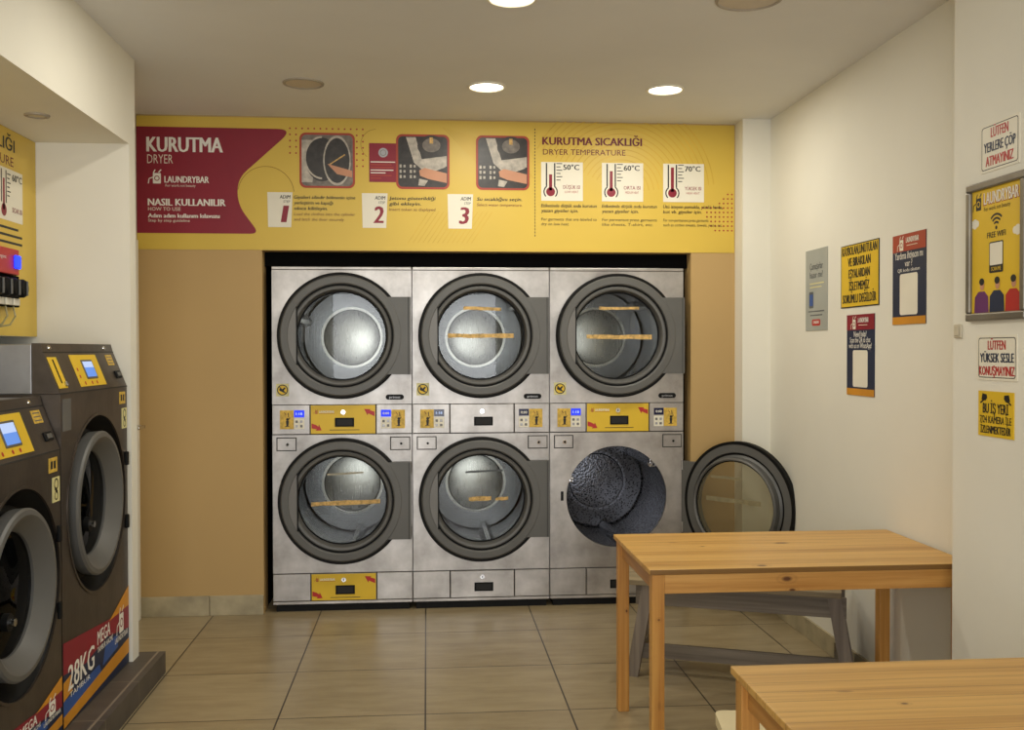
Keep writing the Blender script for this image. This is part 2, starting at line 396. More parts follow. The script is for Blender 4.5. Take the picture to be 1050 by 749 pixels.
for k in range(4): b.box(XR-.013, XR, -.191-.57*(k+1), -.194-.57*k, 0, .1, BASEB, .002)
struct('baseboard_right', b)
# the white side door past the washers
dr = struct('door_1', B().box(-.735, -.722, -.98, -.16, .004, 2.05, WALL, .003))
b = B(); b.cyl(0, 0, .026, 0, .008, CHROME, 20, LEFT); b.M = I4
b = B(Matrix.Translation((-.722, -.235, 1.09)) @ LEFT); b.cyl(0, 0, .026, 0, .01, CHROME); b.cyl(0, 0, .01, .01, .07, CHROME); b.box(-.11, .012, -.010, .010, .062, .080, CHROME, .004)
b.build('door_handle', dr)
b = B(); b.box(-.735, -.712, -.15, -.085, 0, 2.12, WALL, .003); b.box(-.735, -.712, -1.05, -.99, 0, 2.12, WALL, .003); b.box(-.735, -.712, -.99, -.15, 2.06, 2.12, WALL, .003)
struct('trim_3', b)

# ------------------------------------------------------------------ dryers
HX, CX, UZ, LZ = .785, .398, 1.587, .638
def dryer_door(name, parent, cz, strips, opened=0, dirty=False):
    """Hinge at the origin, closed door reaches to -x; face frame."""
    c = CX-HX
    b = B(BACK)
    b.lathe([(.345, .002), (.345, .043), (.338, .050), (.303, .050), (.297, .046), (.297, .012), (.300, .002)], c, 0, GREY, 72, True)
    arc = [(c+.325*math.cos(t), .325*math.sin(t)) for t in [math.radians(-43+86*i/20) for i in range(21)]]
    b.prism(arc+[(.008, .222), (.008, -.222)], .004, .047, GREY); b.box(-.006, -.003, -.222, .222, .046, .0475, RUB)
    d = b.build(name, parent, (HX, -.004, cz-(.016 if opened else 0)))
    b = B(BACK); b.lathe([(.362, .0), (.362, .036), (.356, .041), (.345, .041), (.345, .0)], c, 0, RUB, 72, True); b.build('gasket', d)
    b = B(BACK); b.lathe([(.297, .012), (.297, .026), (.286, .026), (.286, .012)], c, 0, RUB, 64, True); b.build('seal', d)
    b = B(BACK); b.lathe([(.286, .008), (.286, .034), (.280, .038), (.268, .036), (.262, .028), (.260, .006), (.256, -.040), (.264, -.046), (.272, -.036), (.274, .0)], c, 0, GREY, 64, True); b.build('inner_ring', d)
    b = B(BACK); b.lathe([(.262, -.030), (.262, -.018), (.250, -.018), (.250, -.030)], c, 0, RUB, 64, True); b.build('glass_seal', d)
    b = B(BACK); b.lathe([(.257, -.030), (.14, -.028), (.0, -.028)], c, 0, GLASS_D if dirty else GLASS, 48); b.build('door_glass', d)
    ch = -.248; th = math.acos(ch/.299)
    b = B(BACK); b.prism([(c+.299*math.cos(t), .299*math.sin(t)) for t in [th+(2*PI-2*th)*i/16 for i in range(17)]], .03, .049, GREY_L)
    b.box(c+ch-.004, c+ch+.003, -.166, .166, .028, .050, RUB); h = b.build('handle', d)
    for (x0, x1, y0, y1, w, mt) in strips:
        b = B(BACK); n = 6
        up = [(c+x0+(x1-x0)*i/n, y0+(y1-y0)*i/n+w/2+random.uniform(-.1, .15)*w) for i in range(n+1)]
        dn = [(c+x0+(x1-x0)*i/n, y0+(y1-y0)*i/n-w/2+random.uniform(-.15, .1)*w) for i in range(n+1)]
        b.prism(up+dn[::-1], -.0275, -.0255, mt); b.build('tape_strip', d)
    d.rotation_euler = (0, 0, opened)
    return d
def drum(name, parent, cz, dark):
    b = B(BACK)
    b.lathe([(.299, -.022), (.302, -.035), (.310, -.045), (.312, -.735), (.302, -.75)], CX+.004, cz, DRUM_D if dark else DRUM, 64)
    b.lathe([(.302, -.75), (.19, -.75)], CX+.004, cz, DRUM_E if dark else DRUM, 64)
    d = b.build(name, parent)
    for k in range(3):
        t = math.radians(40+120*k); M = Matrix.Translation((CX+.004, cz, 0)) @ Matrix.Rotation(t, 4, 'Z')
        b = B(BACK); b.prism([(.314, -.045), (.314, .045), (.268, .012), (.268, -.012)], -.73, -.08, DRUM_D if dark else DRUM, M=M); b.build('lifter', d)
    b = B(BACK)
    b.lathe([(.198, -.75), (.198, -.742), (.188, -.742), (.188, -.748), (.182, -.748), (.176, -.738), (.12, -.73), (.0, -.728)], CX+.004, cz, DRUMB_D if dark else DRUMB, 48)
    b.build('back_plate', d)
def logo(b, x, y, h, m, z, mbar=None):
    """little washing machine emblem with two pegs"""
    b.poly(rrect(x-.28*h, x+.28*h, y-.5*h, y+.25*h, .06*h), z, m); b.ring(x, y-.12*h, .13*h, .19*h, z+.0003, mbar or GROOVE, 20)
    b.line(x-.25*h, y+.25*h, x-.12*h, y+.5*h, .08*h, z, m); b.line(x+.12*h, y+.3*h, x+.3*h, y+.5*h, .08*h, z, m)
    b.line(x-.28*h, y-.05*h, x-.55*h, y-.15*h, .07*h, z, m); b.line(x-.55*h, y-.15*h, x-.6*h, y-.5*h, .07*h, z, m)
def coin_panel(name, parent, x0, x1, z0, z1, yellow, left_lock=False):
    zc = (z0+z1)/2; xm = (x0+x1)/2; h = z1-z0
    b = B(BACK); b.box(x0+.002, x1-.002, z0+.003, z1-.003, .001, .005, SIGN_Y if yellow else STEEL, .001); p = b.build(name, parent)
    xs = xm+.008
    b = B(BACK); b.box(xs-.055, xs+.055, zc-.042, zc+.010, .005, .009, RUB, .002); b.box(xs-.045, xs+.045, zc-.034, zc+.002, .009, .0095, DARKIN); b.build('coin_slot', p)
    b = B(BACK); b.cyl(xs-.008, zc+.042, .013, .005, .011, CHROME, 20); b.box(xs-.010, xs-.006, zc+.036, zc+.048, .011, .0115, RUB); b.build('lock', p)
    if yellow:
        b = B(BACK); z = .0056
        b.poly([(x0+.006, zc-.022), (x0+.03, zc-.030), (x0+.045, zc-.040), (x0+.048, zc-.028), (x0+.064, zc-.062), (x0+.030, zc-.064), (x0+.036, zc-.056), (x0+.006, zc-.050)], z, RED)
        b.poly([(x1-.006, zc+.018), (x1-.03, zc+.028), (x1-.042, zc+.034), (x1-.046, zc+.022), (x1-.066, zc+.060), (x1-.028, zc+.058), (x1-.034, zc+.052), (x1-.006, zc+.044)], z, RED)
        b.build('arrow_print', p)
        b = B(BACK)
        logo(b, x0+.034, zc+.045, .024, BRICK, z, SIGN_Y); b.text('LAUNDRYBAR', x0+.050, zc+.038, .013, WHITE, z, .085, bold=.03)
        b.box(x0+.048, x0+.137, zc+.033, zc+.0345, z-.0002, z, BRICK)
        b.box(xs-.085, xs+.085, zc-.062, zc-.0585, z-.0003, z, INK)
        b.build('lettering', p)
    return p
def control(name, parent, x0, flip, lit, figure):
    """token sticker, display and keypad for one drum"""
    z0, z1 = 1.022, 1.190
    def X(a, c): return (x0+a, x0+c) if not flip else (x0+.215-c-.018, x0+.215-a-.018)
    a, c = X(.034, .112); b = B(BACK); b.box(a, c, 1.052, 1.160, .001, .004, STICK_Y, .0008); s = b.build('token_sticker', parent)
    xm = (a+c)/2; b = B(BACK); b.line(xm-.014, 1.148, xm-.004, 1.132, .003, .0045, MAROON); b.line(xm+.008, 1.146, xm+.010, 1.122, .004, .0045, INK)
    b.disc(xm+.004, 1.108, .008, .0045, INK); b.poly([(xm-.005, 1.10), (xm+.012, 1.10), (xm+.009, 1.070), (xm+.018, 1.066), (xm-.014, 1.066), (xm-.002, 1.072)], .0045, INK)
    b.line(xm+.004, 1.10, xm+.018, 1.118, .004, .0045, INK); b.build('figure_print', s)
    a, c = X(.114, .172); b = B(BACK); b.box(a, c, 1.120, 1.160, .001, .006, SCR_B if lit else SCR_N, .001); d = b.build('display', parent)
    b = B(BACK); b.text('1:18' if figure == 0 else '0:00', (a+c)/2, 1.133, .014, WHITE if figure else SCR_L, .0064, .036, 'C', .02); b.build('digits', d)
    b = B(BACK); b.box(a, c, 1.052, 1.114, .001, .003, PAPER, .0008); k = b.build('keypad', parent)
    b = B(BACK)
    for i in range(2):
        for j in range(2): b.box(a+.008+.026*i, a+.022+.026*i, 1.062+.026*j, 1.076+.026*j, .003, .0045, GREY_L if (i+j) % 2 else STEEL_G, .0008)
    b.build('key', k)
def prohibition(parent, x, z):
    b = B(BACK); b.box(x-.036, x+.036, z-.036, z+.036, .001, .003, STICK_P, .0005); s = b.build('warning_sticker', parent)
    b = B(BACK); b.disc(x, z, .031, .0034, SIGN_Y, 28); b.ring(x, z, .0255, .031, .0037, INK, 28)
    b.poly([(x-.018, z+.010), (x-.002, z+.004), (x+.012, z+.016), (x+.018, z+.010), (x+.006, z-.004), (x+.012, z-.018), (x-.004, z-.010), (x-.018, z-.004)], .0037, INK)
    b.line(x-.02, z+.02, x+.02, z-.02, .005, .004, INK); b.build('no_hands_mark', s)

TOPSTRIP = (-.138, .060, .142, .146, .016, TAN)
def dryer_stack(i, label, variant):
    r = thing('tumble_dryer', label, 'dryer', (.8*i, 0, 0), 0, 'stacked tumble dryers in the yellow wall')
    b = B(BACK)   # shell
    for x0, x1 in ((.002, .016), (.784, .798)): b.box(x0, x1, .045, 1.975, -1.0, -.02, STEEL)
    b.box(.016, .784, 1.955, 1.975, -1.0, -.02, STEEL); b.box(.016, .784, .045, .065, -1.0, -.02, STEEL); b.box(.016, .784, .065, 1.955, -1.0, -.985, STEEL)
    b.box(.016, .784, 1.012, 1.20, -.985, -.02, STEEL)
    b.build('cabinet', r)
    b = B(BACK); b.box(.02, .78, .0, .045, -.98, -.012, RUB); b.build('base', r)
    b = B(BACK); b.box(.003, .797, 1.966, 1.984, -.30, .004, STEEL, .003); b.build('top_lip', r)
    b = B(BACK); b.holeplate(.003, .797, 1.193, 1.964, CX, UZ, .299, -.02, .0, STEEL); up = b.build('front_panel', r)
    b = B(BACK); b.holeplate(.003, .797, .222, 1.018, CX, LZ, .299, -.02, .0, STEEL); lo = b.build('front_panel', r)
    for n, (xa, xb) in enumerate(((.026, .140), (.672, .788))):
        b = B(BACK); b.box(xa, xb, .926, 1.004, .0, .0015, GROOVE); b.box(xa+.005, xb-.005, .931, .999, .0015, .004, STEEL, .001); lp = b.build('lock_plate', lo)
        b = B(BACK); xm = (xa+xb)/2+.006; b.cyl(xm, .964, .012, .004, .008, STEEL if (n+i) % 2 else CHROME, 18); b.disc(xm, .964, .007, .0085, RUB, 14); b.build('keyhole', lp)
    # badge on the upper panel
    b = B(BACK); b.prism(rrect(.648, .752, 1.218, 1.248, .0148), .0, .005, RUB); bd = b.build('badge', up)
    b = B(BACK); b.text('primus', .700, 1.2265, .0135, STEEL_G, .0055, .062, 'C', .02); b.build('badge_lettering', bd)
    prohibition(up, .062, 1.277)
    # drums and doors
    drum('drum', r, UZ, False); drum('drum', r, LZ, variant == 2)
    up_strips = [[], [(-.10, .12, .162, .156, .018, TAN), (-.19, .195, .0, .0, .022, TAN)], [(-.10, .138, .162, .162, .016, TAN), (-.175, .215, -.006, -.008, .022, TAN)]][variant]
    dryer_door('door', r, UZ, up_strips)
    lo_strips = [[(-.09, .12, .148, .158, .010, TAPE_C), (-.18, .215, -.022, -.012, .022, TAN)], [(-.09, .13, .152, .16, .012, PGREY_D), (-.07, .06, -.006, -.002, .022, TAN), (.085, .16, -.008, -.004, .018, TAN)], [(-.17, .19, .03, .03, .026, TAPE_C), (-.04, .16, .155, .155, .014, TAPE_C)]][variant]
    dryer_door('door', r, LZ, lo_strips, math.radians(129) if variant == 2 else 0, variant == 2)
    b = B(BACK)
    for dz in (.185, -.185): b.cyl(.790, 0, .006, -.03, .03, STEEL, 12, Matrix.Translation((0, LZ+dz, .004)) @ Matrix.Rotation(PI/2, 4, 'X'))
    b.build('hinge', r)
    # control strip
    b = B(BACK)
    for xa, xb in ((.003, .214), (.219, .590), (.595, .797)): b.box(xa, xb, 1.023, 1.189, -.02, .0015, STEEL, .0015)
    b.box(.003, .797, 1.018, 1.193, -.03, -.018, GROOVE); cp = b.build('control_panel', r)
    control('left', cp, .012, False, variant == 2 or variant == 0, 0); control('right', cp, .595, True, variant == 0, 1)
    coin_panel('coin_panel', r, .219, .590, 1.021, 1.191, variant in (0, 2))
    b = B(BACK)
    for xa, xb in ((.003, .214), (.219, .590), (.595, .797)): b.box(xa, xb, .062, .216, -.02, .0, STEEL, .0015)
    b.box(.003, .797, .045, .222, -.03, -.018, GROOVE); b.box(.003, .797, .042, .058, -.02, .003, STEEL, .002); b.build('kick_panel', r)
    coin_panel('coin_panel', r, .219, .590, .060, .218, variant == 0)
    if variant == 2:
        b = B(BACK); b.box(.066, .082, LZ-.02, LZ+.035, .0, .004, RUB, .002); b.build('door_catch', r)
    return r
dryer_stack(0, 'left steel dryer stack, bright drum up top, yellow coin panels at middle and foot', 0)
dryer_stack(1, 'middle steel dryer stack, both doors shut, plain steel coin panels without yellow', 1)
dryer_stack(2, 'right steel dryer stack whose lower round door stands open behind the pine table', 2)

# ------------------------------------------------------------------ yellow banner over the dryers
ban = thing('wall_banner', 'long yellow and crimson instruction banner above the dryers', 'banner', (0, YW-.003, 0))
Z0 = .0005
b = B(BACK); b.box(-.733, 2.694, 2.074, 2.822, -.002, 0, VINYL); sh = b.build('banner_sheet', ban)
b = B(BACK)   # printed pattern: dots, rings and stripes
def dotgrid(x0, x1, y0, y1, nx, ny, r, m, skip=None):
    for i in range(nx):
        for j in range(ny):
            if skip and skip(i, j): continue
            b.disc(x0+(x1-x0)*i/(nx-1), y0+(y1-y0)*j/(ny-1), r, Z0, m, 8)
dotgrid(2.505, 2.68, 2.205, 2.418, 8, 9, .0055, BRICK, lambda i, j: i+j*.55 < 2.3 or (j > 5 and i < j-2))
b.build('dot_print', sh); b = B(BACK)
dotgrid(.115, .525, 2.555, 2.765, 13, 7, .0055, BRICK, lambda i, j: not (j == 6 or i > 10 or (i < 2 and j > 1)))
b.build('dot_print', sh); b = B(BACK)
for k in range(16): b.line(.98+.022*k, 2.785-.006*k, 1.18+.022*k, 2.585-.006*k, .004, Z0, LINEC)
b.build('stripe_print', sh); b = B(BACK)
for k in range(16): b.ring(2.02, 2.42, .10+.030*k, .106+.030*k, Z0, LINEC, 40, .1, PI*.85)
b.build('arc_print', sh); b = B(BACK)
for k in range(14): b.line(.78+.028*k, 2.12, .90+.028*k, 2.30, .004, Z0, LINEC)
b.build('stripe_print', sh); b = B(BACK)
b.ring(-.02, 2.39, .155, .159, Z0, DOTC, 40, .1, PI*.95); b.ring(.60, 2.68, .085, .088, Z0, DOTC, 30, PI*.5, PI*1.3)
b.build('ring_print', sh); b = B(BACK)
for k in range(34): b.rect(1.510, 1.515, 2.162+.0186*k, 2.162+.0186*k+.010, Z0, INK)
b.build('dashed_divider', sh)
b = B(BACK)
b.poly(roundpoly([(-.733, 2.762), (.135, 2.760), (-.178, 2.475), (-.178, 2.330), (-.058, 2.165), (-.733, 2.165)], [0, .09, .07, .07, .05, 0]), Z0*2, CRIM)
cpn = b.build('crimson_panel', ban)
b = B(BACK); z = Z0*3
b.text('KURUTMA', -.675, 2.622, .082, WHITE, z, .414, bold=.04)
b.text('DRYER', -.674, 2.556, .050, PAPER, z, .140, bold=-.008)
logo(b, -.622, 2.482, .078, WHITE, z, CRIM)
b.text('LAUNDRYBAR', -.580, 2.449, .036, WHITE, z, .243, bold=.035)
b.text('For work not beauty', -.575, 2.426, .014, PAPER, z, .165)
b.text('NASIL KULLANILIR', -.671, 2.320, .038, WHITE, z, .425, bold=.04)
b.text('HOW TO USE', -.671, 2.291, .0195, PAPER, z, .178)
b.text('Adım adım kullanım kılavuzu', -.671, 2.252, .023, WHITE, z, .392, bold=.035)
b.text('Step by step guideline', -.671, 2.229, .015, PAPER, z, .228)
b.build('lettering', cpn); b = B(BACK)
b.text('KURUTMA SICAKLIĞI', 1.558, 2.694, .044, MAROON, z, .582, bold=.04)
b.text('DRYER TEMPERATURE', 1.560, 2.637, .032, MAROON, z, .484)
b.build('lettering', ban)
def para(b, lines, x, y, dy, h, m, z, wmax, bold=0, shear=.15):
    L = max(len(l) for l in lines)
    for k, l in enumerate(lines): b.text(l, x, y-dy*k, h, m, z, wmax*len(l)/L, bold=bold, shear=shear)
def step(n, x0, x1, lines, en, tx, tw, px0, px1):
    bb = B(BACK); bb.poly([(x0+.004, 2.204), (x1, 2.204), (x1+.008, 2.402), (x0, 2.402)], Z0*2, PAPER); c = bb.build('step_card', ban)
    bb = B(BACK); bb.text('ADIM', x1-.004, 2.366, .020, INK, z, .06, 'R', .02, .15); bb.text('STEP', x1-.006, 2.342, .014, INK, z, .038, 'R', 0, .15)
    bb.text(str(n), x1-.018, 2.232, .094, CRIM, z, .052 if n > 1 else .034, 'R', .035, .12); bb.build('card_lettering', c)
    bb = B(BACK); para(bb, lines, tx, 2.366, .0315, .0185, INK, z, tw, .018); para(bb, en, tx, 2.366-.0315*len(lines), .030, .0165, MAROON, z, tw, -.004)
    bb.build('step_text', ban)
    bb = B(BACK); bb.poly(rrect(px0, px1, 2.428, 2.742, .035), Z0*3, BRICK); f = bb.build('photo_print', ban)
    return f, px0+.012, px1-.012
f, a, c = step(1, -.013, .120, ['Giysileri silindir bölmenin içine', 'yerleştirin ve kapağı', 'sıkıca kilitleyin.'], ['Load the clothes into the cylinder', 'and latch the door securely.'], .136, .345, .168, .480)
b = B(BACK); q = Z0*4; b.poly(rrect(a, c, 2.440, 2.730, .026), q, PHOTO_M); b.poly([(a, 2.46), (a+.06, 2.46), (a+.09, 2.70), (a, 2.70)], q+.0002, PHOTO_L)
b.poly([((a+c)/2-.02+.115*math.cos(t)*.8-.01, 2.59+.125*math.sin(t)) for t in [2*PI*i/24 for i in range(24)]], q+.0003, PHOTO_D)
b.ring((a+c)/2+.055, 2.585, .128, .142, q+.0005, PHOTO_L, 32, 0, 2*PI, .55); b.disc((a+c)/2+.055, 2.585, .128, q+.0004, PHOTO_D, 24, .07)
b.ring((a+c)/2-.03, 2.60, .112, .122, q+.0004, PHOTO_L, 24, PI*.5, PI*1.5, .8)
b.line((a+c)/2+.01, 2.56, (a+c)/2+.10, 2.62, .007, q+.0006, TAN)
b.poly([((a+c)/2+.0, 2.566), (c-.004, 2.528), (c-.004, 2.490), ((a+c)/2+.055, 2.508)], q+.0007, SKIN); b.build('picture', f)
f, a, c = step(2, .518, .656, ['Jetonu gösterildiği', 'gibi ekleyin.'], ['Insert token as displayed'], .673, .265, .713, 1.019)
def picture(f, a, c, seed):
    b = B(BACK); rnd = random.Random(seed)
    b.poly(rrect(a, c, 2.440, 2.730, .026), q, PHOTO_D); b.poly([(a+.045, 2.725), (a+.10, 2.725), (a+.135, 2.60), (c-.004, 2.62), (c-.004, 2.56), (a+.13, 2.545), (a+.09, 2.58)], q+.0002, PHOTO_L)
    b.disc(a+.19, 2.675, .062, q+.0004, PHOTO_D, 24, .08); b.disc(a+.19, 2.680, .040, q+.0006, PHOTO_M, 20, .052)
    b.rect(a+.18, a+.20, 2.69, 2.725, q+.0008, TAN)
    b.poly([(a+.13, 2.545), (c-.02, 2.595), (c-.012, 2.555), (a+.15, 2.51)], q+.0004, PHOTO_L)
    for i in range(2):
        for j in range(3):
            b.rect(a+.008+.058*i, a+.020+.058*i, 2.49+.03*j, 2.508+.03*j, q+.0005, PHOTO_L); b.rect(a+.030+.058*i, a+.042+.058*i, 2.492+.03*j, 2.506+.03*j, q+.0005, PHOTO_L)
    b.poly([(a+.12, 2.535), (a+.15, 2.55), (c-.004, 2.52), (c-.004, 2.465), (a+.17, 2.487), (a+.125, 2.505)], q+.0007, SKIN)
    b.poly([(a+.12, 2.488), (a+.17, 2.478), (a+.15, 2.446), (a+.115, 2.450)], q+.0007, PHOTO_L); b.build('picture', f)
picture(f, a, c, 1)
b = B(BACK); b.rect(.560, .722, 2.466, 2.688, Z0*2, CRIM); t = b.build('token_note', ban)
b = B(BACK); b.disc(.640, 2.634, .027, z, STEEL_G, 24); b.ring(.640, 2.634, .014, .018, z+.0003, PHOTO_M, 20)
for k, (w_, m_) in enumerate(((.14, WHITE), (.12, BRICK), (.13, BRICK), (.13, WHITE), (.085, WHITE), (.12, BRICK), (.06, BRICK))): b.rect(.568, .568+w_, 2.578-.0155*k, 2.5835-.0155*k, z, m_)
b.build('note_print', t)
f, a, c = step(3, 1.007, 1.146, ['Su sıcaklığını seçin.'], ['Select water temperature.'], 1.176, .262, 1.171, 1.481); picture(f, a, c, 2)
for x0, tmp, w1, w2, lv, tr, en in ((1.549, '50°C', 'DÜŞÜK ISI', 'LOW HEAT', .64, ['Etiketinde düşük ısıda kurutun', 'yazan giysiler için.'], ['For garments that are labeled to', 'dry on low heat.']),
        (1.905, '60°C', 'ORTA ISI', 'MEDIUM HEAT', .8, ['Etiketinde düşük ısıda kurutun', 'yazan giysiler için.'], ['For permanent press garments', 'like sheets, T-shirt, etc.']),
        (2.268, '70°C', 'YÜKSEK ISI', 'HIGH HEAT', .98, ['Ütü isteyen pamuklu, yünlü, havlu,', 'kot vb. giysiler için.'], ['For non-permanent press garments', 'such as cotton sweats, towels, jeans, etc.'])):
    b = B(BACK); b.rect(x0, x0+.244, 2.370, 2.594, Z0*2, PAPER); cd = b.build('temperature_card', ban)
    b = B(BACK); xm = x0+.055
    b.disc(xm, 2.422, .026, z, CRIM, 24); b.rect(xm-.009, xm+.009, 2.43, 2.43+.145*lv, z, CRIM)
    for s in (-1, 1): b.line(xm+s*.024, 2.455, xm+s*.024, 2.588, .008, z, INK)
    b.ring(xm, 2.422, .035, .042, z, INK, 14, math.radians(125), math.radians(225)); b.ring(xm, 2.422, .035, .042, z, INK, 14, math.radians(-45), math.radians(55))
    for k in range(6): b.rect(xm+.034, xm+.034+(.034 if k % 2 else .024), 2.488+.019*k, 2.493+.019*k, z, INK)
    b.build('thermometer_print', cd)
    b = B(BACK); b.text(tmp, x0+.130, 2.550, .030, INK, z, .092, bold=.03); b.text(w1, x0+.178, 2.440, .020, CRIM, z, .098, 'C', .01); b.text(w2, x0+.178, 2.416, .013, BRICK, z, .08, 'C')
    b.build('card_lettering', cd)
    b = B(BACK); wm = .325 if x0 < 2.2 else .355
    para(b, tr, x0, 2.333, .0295, .0185, INK, z, wm, .016); para(b, en, x0, 2.255, .0275, .0165, INK, z, wm, -.002); b.build('card_text', ban)

# ------------------------------------------------------------------ left niche banner and dosing pumps
nb = thing('wall_banner', 'yellow banner with a thermometer card in the left niche above the washers', 'banner', (-.846, 0, 0))
b = B(LEFT); b.box(-3.4, -1.203, 1.567, 2.428, -.002, .002, VINYL); b.build('banner_sheet', nb)
b = B(LEFT); z = .0026
b.text('SICAKLIĞI', -1.432, 2.338, .050, INK, z, .46, 'R', .02); b.text('TEMPERATURE', -1.445, 2.275, .038, MAROON, z, .50, 'R'); b.build('lettering', nb)
b = B(LEFT); b.rect(-1.60, -1.352, 2.045, 2.260, z, PAPER); cd = b.build('temperature_card', nb)
b = B(LEFT); xm = -1.545; z = .0032
b.disc(xm, 2.085, .026, z, CRIM); b.rect(xm-.009, xm+.009, 2.085, 2.215, z, CRIM)
for s in (-1, 1): b.line(xm+s*.023, 2.115, xm+s*.023, 2.25, .009, z, INK)
for k in range(6): b.rect(xm+.034, xm+.034+(.034 if k % 2 else .024), 2.145+.018*k, 2.150+.018*k, z, INK)
b.text('60°C', -1.36, 2.216, .028, INK, z, .10, 'R', .03); b.text('SICAK ISI', -1.362, 2.085, .02, CRIM, z, .10, 'R', .01); b.build('card_print', cd)
b = B(LEFT)
for k, w_ in enumerate((.20, .24, .24)): b.rect(-1.60, -1.60+w_, 2.010-.03*k, 2.020-.03*k, .0026, INK)
for k, w_ in enumerate((.2, .23, .10)): b.rect(-1.60, -1.60+w_, 1.920-.024*k, 1.926-.024*k, .0026, PHOTO_M)
b.build('card_text', nb)
pm = thing('dosing_pump', 'row of black round detergent pumps with a red box on left niche wall', 'pump', (-.842, -1.615, 1.715))
b = B(LEFT); b.box(-.22, .09, .10, .205, 0, .05, RED, .004); b.box(-.22, .14, -.03, .10, 0, .03, BLACK, .003); b.build('housing', pm)
b = B(LEFT); b.box(.03, .085, .125, .180, .05, .062, LED_B, .006); b.build('blue_light', pm)
b = B(LEFT); b.text('detergent', -.15, .16, .014, WHITE, .0505, .11); b.build('lettering', pm)
for k in range(4):
    x = -.17+.078*k; b = B(LEFT); b.lathe([(.038, .03), (.038, .075), (.032, .085), (.015, .088), (0, .088)], x, .045, RUB, 28); hd = b.build('pump_head', pm)
    b = B(LEFT); b.box(x-.006, x+.006, .015, .075, .088, .094, GREY, .002); b.build('rotor', hd)
    b = B(LEFT); b.box(x-.031, x+.031, -.024, .004, .03, .05, PAPER, .002); b.build('label_tab', pm)
    b = B(LEFT); b.tube([(x-.015, -.03, .04), (x-.02, -.07, .05), (x-.06, -.105, .045), (x-.13, -.115, .03), (x-.25, -.11, .02)], .004, TUBE if k else RUB); b.build('hose', pm)
b = B(LEFT); b.tube([(.125, .10, .02), (.126, .20, .022)], .003, RUB, 6); b.build('antenna', pm)

